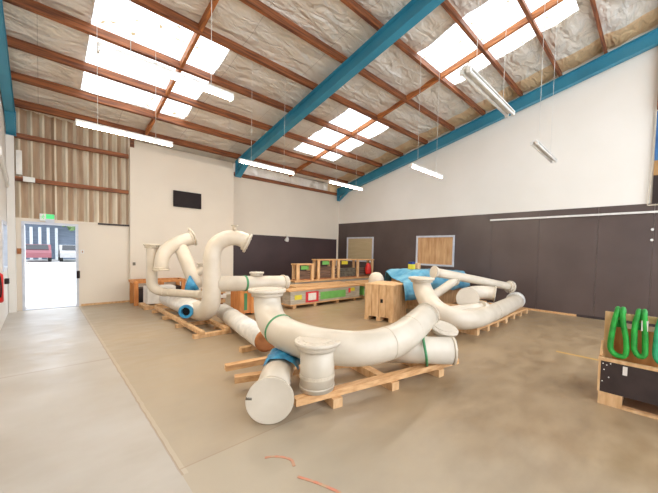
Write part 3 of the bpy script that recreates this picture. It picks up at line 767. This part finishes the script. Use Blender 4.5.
for x in (7.1, 7.9):
    bm = NB(); box(bm, (x - .05, 6.57, 0), (x + .05, 7.38, .10)); obj('bearer', bm, 'pale', t)
bm = NB(); box(bm, (6.93, 6.52, .42), (8.15, 7.43, .50)); obj('top_board', bm, 'pale_x', t)
t = thing('board_pack', 'bare pack of timber boards between the labelled pack and the racks', 'pack of boards', (5.8, 7.4, 0))
for x in (4.95, 5.8, 6.7):
    bm = NB(); box(bm, (x - .05, 7.1, 0), (x + .05, 7.65, .08)); obj('bearer', bm, 'pale', t)
for k in range(5):
    bm = NB(); box(bm, (4.80 + .02 * (k % 2), 7.08, .08 + k * .082), (6.9 - .03 * (k % 2), 7.68, .155 + k * .082)); obj('board_layer', bm, 'pale_x', t)
t = thing('board_pack', 'low wide pack of boards that carries the open timber racks', 'pack of boards', (7, 8.3, 0))
bm = NB(); box(bm, (5.25, 7.80, .1), (8.95, 8.2, .52)); obj('wrapped_boards', bm, 'wrapg', t)
bm = NB(); box(bm, (5.22, 7.76, .52), (9.0, 8.25, .56)); obj('top_board', bm, 'pale_x', t)
for x in (5.35, 6.4, 7.6, 8.8):
    bm = NB(); box(bm, (x - .05, 7.82, 0), (x + .05, 8.18, .10)); obj('bearer', bm, 'pale', t)

def rack(lab, xs, y0, y1, z0_, z1_, fills):
    t = thing('timber_rack', lab, 'timber rack', ((xs[0] + xs[-1]) / 2, (y0 + y1) / 2, z0_))
    for x in xs:
        for y in (y0, y1 - .06):
            bm = NB(); box(bm, (x - .045, y, z0_), (x + .045, y + .06, z1_ - .05)); obj('post', bm, 'pale', t)
    bm = NB()
    for k in range(2):
        yy = y0 - .02 + k * .17
        box(bm, (xs[0] - .07, yy, z1_ - .05), (xs[-1] + .07, yy + .15, z1_ - .01))
    obj('top_boards', bm, 'pale_x', t)
    bm = NB(); box(bm, (xs[0] - .05, y0 + .061, z0_), (xs[-1] + .05, y1 - .061, z0_ + .03)); obj('base_board', bm, 'brownc', t)
    for i, f in enumerate(fills):
        xa, xb = xs[i] + .05, xs[i + 1] - .05
        nm, mm = f[0], f[1]
        n = 4; h = (z1_ - .1 - z0_ - .05) * f[2] / n
        for k in range(n):
            bm = NB(); za = z0_ + .035 + k * h
            box(bm, (xa + .012 * (k % 2), y0 + .065 + .01 * (k % 2), za), (xb - .01 * (k % 3), y1 - .065, za + h * .86)); obj(nm, bm, mm, t)
        if f[3]:
            bm = NB(); xm = xa + (xb - xa) * f[4]; box(bm, (xm - .14, y0 + .04, z1_ - .19), (xm + .14, y0 + .062, z1_ - .07)); obj('label', bm, f[3], t)
    return t
rack('small open timber rack with a green label, left of the racks', [5.38, 5.92], 7.84, 8.12, .562, 1.08, [('board', 'darkb', .7, 'lblgreen', .5)])
rack('long open timber rack of stacked boards below the blinded window', [6.16, 6.78, 7.02, 7.95, 8.72], 7.84, 8.12, .562, 1.22,
     [('board', 'darkb', .75, 'lblgreen', .5), ('board', 'darkb', .8, None, 0), ('bundle', 'greyobj', .6, 'lblyellow', .3), ('board', 'darkb', .6, None, 0)])
bm = NB(); tube(bm, [(8.42, 7.78, .66), (8.42, 7.78, .70), (8.41, 7.78, .86), (8.42, 7.78, 1.0), (8.43, 7.78, 1.06)], [.07, .11, .12, .09, .04], 14); tag(obj('red_bag', bm, 'redobj'), 'small red bag hanging at the right end of the long rack', 'bag')

# ------------------------------------------------------------------ slatted crate in the middle
cx, cy, ang = 5.13, 4.0, math.radians(15)
def L(x, y, z): return V((cx + x * math.cos(ang) - y * math.sin(ang), cy + x * math.sin(ang) + y * math.cos(ang), z))
def rbox(bm, a, b_):
    vs = [bm.verts.new(L(x, y, z)) for z in (a[2], b_[2]) for (x, y) in ((a[0], a[1]), (b_[0], a[1]), (b_[0], b_[1]), (a[0], b_[1]))]
    for f in ((3, 2, 1, 0), (4, 5, 6, 7), (0, 1, 5, 4), (1, 2, 6, 5), (2, 3, 7, 6), (3, 0, 4, 7)): bm.faces.new([vs[i] for i in f])
t = thing('timber_crate', 'pale boarded timber crate on blocks in the middle of the hall', 'crate', L(.4, .28, 0))
W, D = .82, .68
bm = NB(); rbox(bm, (.03, .03, .10), (W - .03, D - .03, .75)); obj('body', bm, 'pale', t)
for k in range(4):
    w = D / 4
    bm = NB(); rbox(bm, (.0, k * w + .004, .09), (.028, (k + 1) * w - .004, .77)); obj('side_board', bm, 'pale', t)
for k in range(5):
    w = (W - .06) / 5
    bm = NB(); rbox(bm, (.03 + k * w + .004, 0, .09), (.03 + (k + 1) * w - .004, .028, .77)); obj('side_board', bm, 'pale', t)
bm = NB(); rbox(bm, (-.01, -.01, .77), (W + .01, D + .01, .795)); obj('lid', bm, 'pale', t)
for y in (0, D / 2 - .05, D - .1):
    bm = NB(); rbox(bm, (.0, y, 0), (W, y + .1, .09)); obj('bearer', bm, 'pale', t)
bm = NB(); rbox(bm, (-.004, .24, .40), (-.001, .30, .48)); obj('black_mark', bm, 'gap', t)
bm = NB(); tube(bm, [(5.80, 5.08, 0), (5.80, 5.08, .82), (5.80, 5.08, .90), (5.80, 5.08, .97), (5.80, 5.08, .99)], [.19, .19, .165, .10, .02], 26, smooth=False)
tag(obj('capped_pipe', bm, 'pipe'), 'white domed pipe end standing behind the pale boarded crate', 'pipe')

# crate under the tarpaulin
t = thing('timber_crate', 'big timber crate mostly hidden beneath the blue tarpaulin', 'crate', (7.4, 4.8, 0))
bm = NB(); box(bm, (6.75, 4.15, .1), (8.6, 5.35, .92)); obj('body', bm, 'ply', t)
for x in (6.82, 7.6, 8.5):
    bm = NB(); box(bm, (x - .06, 4.17, 0), (x + .06, 5.33, .10)); obj('bearer', bm, 'pale', t)
bm = NB()
def ft(u, v):
    y = 3.96 + 1.52 * v; xa = 5.50 + .72 * (y - 3.96); x = xa + (8.76 - xa) * u
    e = min((8.76 - x) / .12, (y - 3.96) / .16, (5.48 - y) / .12, 1.0); e = max(0.0, e)
    s = max(0.0, min(1.0, (x - 5.75 - .35 * (y - 4)) / .6)); s = s * s * (3 - 2 * s)
    top = .815 + .17 * s + .07 * math.exp(-((x - 6.55) ** 2) / .10)
    n = noise.noise(V((x * 2.2, y * 2.2, 0))) * .04 + noise.noise(V((x * 6, y * 6, 3))) * .02
    low = .44 + .05 * noise.noise(V((x * 2, y, 5))) + (.1 if x > 6.3 else 0)
    k = e ** .6
    return V((x + .02 * noise.noise(V((x, y * 5, 1))), y, low * (1 - k) + (top + abs(n)) * k))
grid(bm, ft, 70, 40); tag(obj('tarpaulin', bm, 'tarp', solid=.004), 'light blue tarpaulin draped over the crates by the boarded window', 'tarpaulin')
t = thing('carton', 'small yellow and blue carton on top of the tarpaulin', 'carton', (6.5, 4.5, 1.04))
bm = NB(); box(bm, (6.50, 4.50, 1.075), (6.64, 4.62, 1.20)); obj('body', bm, 'lblyellow', t)
bm = NB(); box(bm, (6.50, 4.50, 1.201), (6.64, 4.62, 1.26)); obj('blue_lid', bm, mat('navy card', (36, 62, 130), .5), t)
bm = NB(); box(bm, (6.68, 4.45, 1.075), (6.82, 4.6, 1.23), bev=.01); tag(obj('wood_block', bm, 'pale'), 'pale wooden block beside the carton on the tarpaulin', 'block')

# ------------------------------------------------------------------ pallets and pipes at right
def pallet(x0, x1, y0, y1, lab):
    t = thing('pallet', lab, 'pallet', ((x0 + x1) / 2, (y0 + y1) / 2, 0), 'pallets under the right pipes')
    n = 4
    for k in range(n):
        x = x0 + .05 + (x1 - x0 - .1) * k / (n - 1)
        bm = NB(); box(bm, (x - .05, y0, .0), (x + .05, y1, .10)); obj('bearer', bm, 'pale', t)
    for k in range(6):
        y = y0 + (y1 - y0 - .12) * k / 5
        bm = NB(); box(bm, (x0, y, .10), (x1, y + .12, .145)); obj('deck_board', bm, 'pale_x', t)
pallet(5.52, 7.08, 2.34, 3.42, 'timber pallet under the left half of the right pipe pile')
pallet(7.14, 8.70, 2.38, 3.46, 'timber pallet under the right half of the right pipe pile, nearest the dark wall')
t = thing('pipe_spool', 'large cream pipe with an upturned flanged neck sweeping along the right pallets', 'pipe', (6, 2.6, .15), 'cream pipe spools')
R1 = [(5.50, 3.56, .96), (5.495, 3.55, .86), (5.44, 3.47, .73), (5.24, 3.20, .54), (5.06, 2.86, .41), (5.12, 2.53, .34), (5.42, 2.38, .32), (6.0, 2.37, .318), (7.4, 2.46, .325), (8.25, 2.54, .33)]
bm = NB(); tube(bm, R1, [.185, .185, .19, .195, .19, .18, .172, .17, .175, .18], 34); ring(bm, (6.3, 2.38, .336), (1, .05, 0), .187, .02, .006); obj('pipe_run', bm, 'pipe', t)
bm = NB(); flange(bm, (5.50, 3.56, .985), (0, 0, 1), .27, th=.045); obj('flange', bm, 'flange', t)
bm = NB(); tube(bm, [(8.25, 2.58, .34), (8.45, 2.59, .34), (8.54, 2.59, .34)], [.21, .21, .12], 30, smooth=False); obj('end_cap', bm, 'pipe_wrap', t)
bm = NB(); tube(bm, [(5.0, 2.90, .42), (5.4, 2.74, .43), (6.02, 2.50, .45)], .085, 24); obj('branch', bm, 'pipe', t)
bm = NB(); tube(bm, [(6.02, 2.50, .45), (6.12, 2.46, .42), (6.15, 2.44, .38)], [.13, .12, .1], 20); obj('branch_end', bm, 'flange', t)
for X, lab in ((5.95, 'short timber packing block under the left pipes of the pile'), (6.95, 'short timber packing block under the elbow end of the pile')):
    bm = NB(); box(bm, (X - .12, 2.80, .147), (X + .12, 3.3, .43)); tag(obj('packing_block', bm, 'ply'), lab, 'timber block')
t = thing('pipe_spool', 'cream pipe with a round blank disc facing the camera on the right pile', 'pipe', (6.4, 2.95, .43), 'cream pipe spools')
bm = NB(); tube(bm, [(5.98, 2.78, .60), (6.2, 2.9, .60), (6.6, 3.04, .59), (6.95, 3.05, .60), (7.22, 2.93, .60), (7.33, 2.76, .58)], .16, 30); obj('pipe_run', bm, 'pipe', t)
bm = NB(); p = V((5.92, 2.73, .60)); d = V((-.86, -.5, .08)).normalized(); cyl(bm, p, p - d * .035, .225, 44); ring(bm, p, d, .21, .004, .004); obj('blank_flange', bm, 'flange', t)
bm = NB(); flange(bm, (7.36, 2.72, .575), (.3, -.9, -.1), .185, th=.03, bolts=8); obj('flange', bm, 'rim', t)
t = thing('pipe_spool', 'long thin cream pipe sloping down over the right pile towards the dark wall', 'pipe', (7.2, 3.1, .8), 'cream pipe spools')
bm = NB(); tube(bm, [(6.10, 3.60, 1.07), (7.2, 3.15, .88), (8.25, 2.73, .69)], [.10, .10, .095], 24); obj('pipe_run', bm, 'pipe', t)
bm = NB(); flange(bm, (8.33, 2.70, .672), (.9, -.37, -.17), .16, th=.06, bolts=8); obj('flange', bm, 'flange', t)
bm = NB(); flange(bm, (6.06, 3.615, 1.078), (-.9, .37, .15), .14, th=.03, bolts=8); obj('flange', bm, 'flange', t)
t = thing('pipe_spool', 'short thin cream pipe crossing behind the blank disc on the right pile', 'pipe', (6, 3.2, .6), 'cream pipe spools')
bm = NB(); tube(bm, [(5.50, 3.34, .60), (5.9, 3.36, .68), (6.3, 3.38, .78), (6.62, 3.40, .86)], .095, 24); obj('pipe_run', bm, 'pipe', t)
bm = NB(); flange(bm, (6.66, 3.405, .87), (.9, .1, .2), .12, th=.03, bolts=8); obj('flange', bm, 'flange', t)

# ------------------------------------------------------------------ black fronted crate with green slings at right
t = thing('sling_crate', 'black sided timber crate with a hanging rail at the right edge', 'crate', (4.2, -.2, 0))
Y1, Y0 = .39, -.95
bm = NB(); box(bm, (3.95, Y0, .13), (3.97, Y1, .45)); fp = obj('front_panel', bm, 'dark', t)
bm = NB(); box(bm, (3.97, Y1 - .02, .13), (4.70, Y1, .45)); box(bm, (3.97, Y0, .13), (4.70, Y0 + .02, .45)); box(bm, (4.68, Y0 + .02, .13), (4.70, Y1 - .02, .45)); obj('side_panels', bm, 'dark', t)
bm = NB(); box(bm, (3.97, Y0 + .02, .13), (4.68, Y1 - .02, .15)); obj('floor_board', bm, 'orange', t)
bm = NB(); box(bm, (3.935, Y0 - .01, .45), (3.985, Y1 + .01, .478)); box(bm, (4.66, Y0 - .01, .45), (4.71, Y1 + .01, .478)); box(bm, (3.985, Y1 - .03, .45), (4.66, Y1 + .01, .478)); box(bm, (3.985, Y0 - .01, .45), (4.66, Y0 + .03, .478)); obj('rim', bm, 'pale', t)
bm = NB(); box(bm, (3.95, Y1 - .012, .13), (3.945, Y1 + .008, .45)); obj('corner_edge', bm, 'pale', t)
bm = NB(); box(bm, (3.95, .2, .02), (4.70, Y1, .13)); obj('corner_block', bm, 'pale', t)
bm = NB(); box(bm, (3.95, Y0, .02), (4.70, Y0 + .2, .13)); obj('corner_block', bm, 'pale', t)
bm = NB(); box(bm, (3.95, Y0, .0), (4.02, Y1, .02)); box(bm, (4.63, Y0, .0), (4.70, Y1, .02)); obj('skid_rail', bm, 'pale', t)
for y in (Y1 - .05, Y0 + .04):
    bm = NB(); box(bm, (4.06, y - .035, .15), (4.10, y + .035, .935)); obj('post', bm, 'pale', t)
    bm = NB(); bar(bm, (3.99, y + .045, .48), (4.08, y + .045, .62), .02, .03); obj('diagonal_brace', bm, 'pale', t)
bm = NB(); box(bm, (4.055, Y0, .87), (4.095, Y1 - .086, .935)); obj('hanging_rail', bm, 'pale', t)
bm = NB(); box(bm, (4.12, Y0 + .05, .15), (4.135, Y1 - .06, .78)); obj('back_board', bm, 'orange', t)
for (y, z) in ((.36, .42), (.30, .43), (.35, .36), (.31, .29), (.36, .24), (.33, .41)):
    bm = NB(); cyl(bm, (3.946, y, z), (3.951, y, z), .006, 8); obj('screw', bm, 'whitem', fp)
bm = NB(); box(bm, (3.944, .17, .345), (3.949, .205, .43)); obj('paper_tag', bm, 'lblwhite', fp)

def sling(lab, m, y_l, y_r, zb, sx=0.0, label=False):
    t = thing('lifting_sling', lab, 'lifting sling', (4.02, (y_l + y_r) / 2, zb), 'slings on the crate rail')
    ym = (y_l + y_r) / 2
    pts = [(4.02, ym + .02, .95), (4.01, ym + .04, .84), (4.01, y_l, .64), (4.01, y_l - .01, zb + .04), (4.0, ym, zb), (4.0, y_r, zb + .02), (4.01, y_r, .68), (4.01, ym - .03, .84), (4.02, ym - .02, .95),
           (4.075, ym - .02, .972), (4.13, ym - .02, .94), (4.155, ym - .02, .80), (4.16, ym, .70), (4.155, ym + .02, .80), (4.13, ym + .02, .94), (4.075, ym + .02, .972), (4.03, ym + .02, .95)]
    bm = NB(); tube(bm, pts[:-1], .033, 12, closed=True, smooth=True, flat=.75, n=4); web = obj('webbing', bm, m, t)
    if label:
        bm = NB(); box(bm, (3.985, ym - .055, .80), (3.992, ym - .005, .90)); obj('label', bm, 'lblwhite', web)
sling('dark green lifting sling spread in an A shape, leftmost on the crate rail', 'green', .315, .195, .515)
sling('green lifting sling with a white label, middle one on the crate rail', 'green', .135, .055, .55, label=True)
sling('teal green lifting sling at the right margin on the crate rail', 'teal', -.02, -.12, .52)

# faded paint marks on the floor
for pts, lab in (([(1.10, 1.98), (1.16, 1.94), (1.22, 1.84), (1.2, 1.76)], 'faded red curved paint mark on the near floor'),
                 ([(1.16, 1.66), (1.22, 1.52), (1.27, 1.36)], 'faded red straight paint mark nearest the bottom edge')):
    bm = NB(); sp_ = smooth_path([(x, y, .002) for x, y in pts], 6)
    for a, b_ in zip(sp_[:-1], sp_[1:]): bar(bm, a, b_, .02, .002)
    tag(obj('paint_mark', bm, 'redpaint'), lab, 'paint mark')

# ------------------------------------------------------------------ outside the door
bm = NB(); box(bm, (-60, YB + .16, -.22), (60, 90, -.02)); struct('ground', bm, 'concrete_out')
bm = NB(); box(bm, (-60, -60, -.22), (60, YF - .01, -.02)); box(bm, (-60, YF - .01, -.22), (XL - .16, YB + .16, -.02)); box(bm, (XR + .16, YF - .01, -.22), (60, YB + .16, -.02)); struct('ground', bm, 'concrete_out')
t = thing('warehouse_building', 'grey clad building across the yard seen through the doorway', 'building', (0, 44, 0))
bm = NB(); box(bm, (-14, 42, 0), (16, 52, 6.5)); obj('wall', bm, 'bld', t)
bm = NB(); box(bm, (-14.2, 41.2, 3.4), (16.2, 42, 3.7)); obj('canopy', bm, 'bldw', t)
for k in range(7):
    x = -2.2 + k * .55
    bm = NB(); box(bm, (x - .1, 41.7, .0), (x + .1, 41.95, 3.0)); obj('column', bm, 'bldw', t)
def tree(x, y, lab, h=5.2):
    t = thing('tree', lab, 'tree', (x, y, 0), 'trees across the yard')
    bm = NB(); tube(bm, [(x, y, 0), (x + .1, y, h * .5), (x, y, h * .8)], [.2, .14, .06], 10); obj('trunk', bm, 'trunk', t)
    bm = NB(); rnd = random.Random(int(x * 10))
    for k in range(500):
        c = V((rnd.gauss(0, 1), rnd.gauss(0, 1), rnd.gauss(0, .8))); c = c.normalized() * (rnd.random() ** .5) * 1.5 + V((x, y, h * .72))
        n = V((rnd.gauss(0, 1), rnd.gauss(0, 1), rnd.gauss(0, 1))).normalized(); a = n.orthogonal().normalized(); b_ = n.cross(a); s = .22
        bm.faces.new([bm.verts.new(q) for q in (c - a * s, c - b_ * s * .6, c + a * s, c + b_ * s * .6)])
    obj('foliage', bm, 'leaf', t)
tree(2.9, 40.5, 'leafy green tree in front of the grey building beyond the doorway')
tree(7.6, 39.8, 'second leafy tree to the right behind the door jamb')
def car(x, y, m, lab):
    t = thing('car', lab, 'car', (x, y, 0))
    bm = NB()      # parked nose towards the shed
    prof = [(-2.1, .35), (-2.1, .75), (-1.9, .9), (-1.1, .95), (-.6, 1.4), (.8, 1.42), (1.4, .98), (2.0, .9), (2.1, .6), (2.1, .35)]
    a = [bm.verts.new((x - .85, y + px, pz)) for px, pz in prof]; b_ = [bm.verts.new((x + .85, y + px, pz)) for px, pz in prof]
    bm.faces.new(a); bm.faces.new(list(reversed(b_)))
    for i in range(len(a)): bm.faces.new((a[i], b_[i], b_[(i + 1) % len(a)], a[(i + 1) % len(a)]))
    obj('body', bm, m, t)
    bm = NB(); vs = [bm.verts.new(p) for p in ((x - .7, y - 1.09, .99), (x + .7, y - 1.09, .99), (x + .66, y - .64, 1.38), (x - .66, y - .64, 1.38))]; bm.faces.new(vs); obj('windscreen', bm, 'glassd', t, solid=.02)
    for wx in (-.86, .66):
        for wy in (-1.3, 1.3):
            bm = NB(); cyl(bm, (x + wx, y + wy, .33), (x + wx + .2, y + wy, .33), .33, 20); obj('wheel', bm, 'rubber', t)
car(-.2, 38, 'carred', 'dark red car parked across the yard, left in the doorway')
car(2.0, 38, 'carwhite', 'white car parked across the yard, right in the doorway')

# ------------------------------------------------------------------ sky and daylight
W = bpy.data.worlds.new('sky'); SC.world = W; W.use_nodes = True
nt = W.node_tree; bg = nt.nodes['Background']
WORLD = 3.0
bg.inputs['Color'].default_value = (0.90, 0.96, 1.04, 1); bg.inputs['Strength'].default_value = WORLD
def portal(loc, rot, sx, sy):
    l = bpy.data.lights.new('portal', 'AREA'); l.shape = 'RECTANGLE'; l.size = sx; l.size_y = sy; l.cycles.is_portal = True
    o = bpy.data.objects.new('portal', l); COL.objects.link(o); o.location = loc; o.rotation_euler = rot
for (a, b_, c, d) in SKY:
    portal(((a + b_) / 2, (c + d) / 2, rz((c + d) / 2, .52)), (math.atan(SL), 0, 0), b_ - a, (d - c) * 1.02)
portal((4.4, YF - .05, 3.5), (math.radians(-90), 0, 0), 9.8, 7.2)      # rear wall left out to let daylight fill the hall, light travels +y
portal((.18, YD + .15, 1.0), (math.radians(90), 0, 0), .85, 1.95)

# ------------------------------------------------------------------ camera
f_px, pi_, ro_, ya_, ccx, ccy = 308.6959, -0.0374, 0.0244, 0.8093, 363.5991, 262.8167
F = V((math.sin(ya_) * math.cos(pi_), math.cos(ya_) * math.cos(pi_), math.sin(pi_)))
R = V((math.cos(ya_), -math.sin(ya_), 0)); U = R.cross(F)
R, U = R * math.cos(ro_) + U * math.sin(ro_), U * math.cos(ro_) - R * math.sin(ro_)
cam = bpy.data.cameras.new('camera'); co = bpy.data.objects.new('camera', cam); COL.objects.link(co)
cam.sensor_width = 36; cam.sensor_fit = 'HORIZONTAL'; cam.lens = f_px * 36 / 658
cam.shift_x = -(ccx - 329) / 658; cam.shift_y = (ccy - 246.5) / 658
cam.clip_start = .05; cam.clip_end = 300
Mx = Matrix(((R.x, U.x, -F.x, 0), (R.y, U.y, -F.y, 0), (R.z, U.z, -F.z, 1.5), (0, 0, 0, 1)))
co.matrix_world = Mx
SC.camera = co

vs_ = SC.view_settings
vs_.view_transform = 'Standard'; vs_.look = 'None'; vs_.gamma = 1.0; vs_.use_curve_mapping = False
vs_.exposure = 0.38
SC.cycles.use_denoising = True
SC.cycles.max_bounces = 10; SC.cycles.diffuse_bounces = 6; SC.cycles.transparent_max_bounces = 12
SC.cycles.sample_clamp_indirect = 8
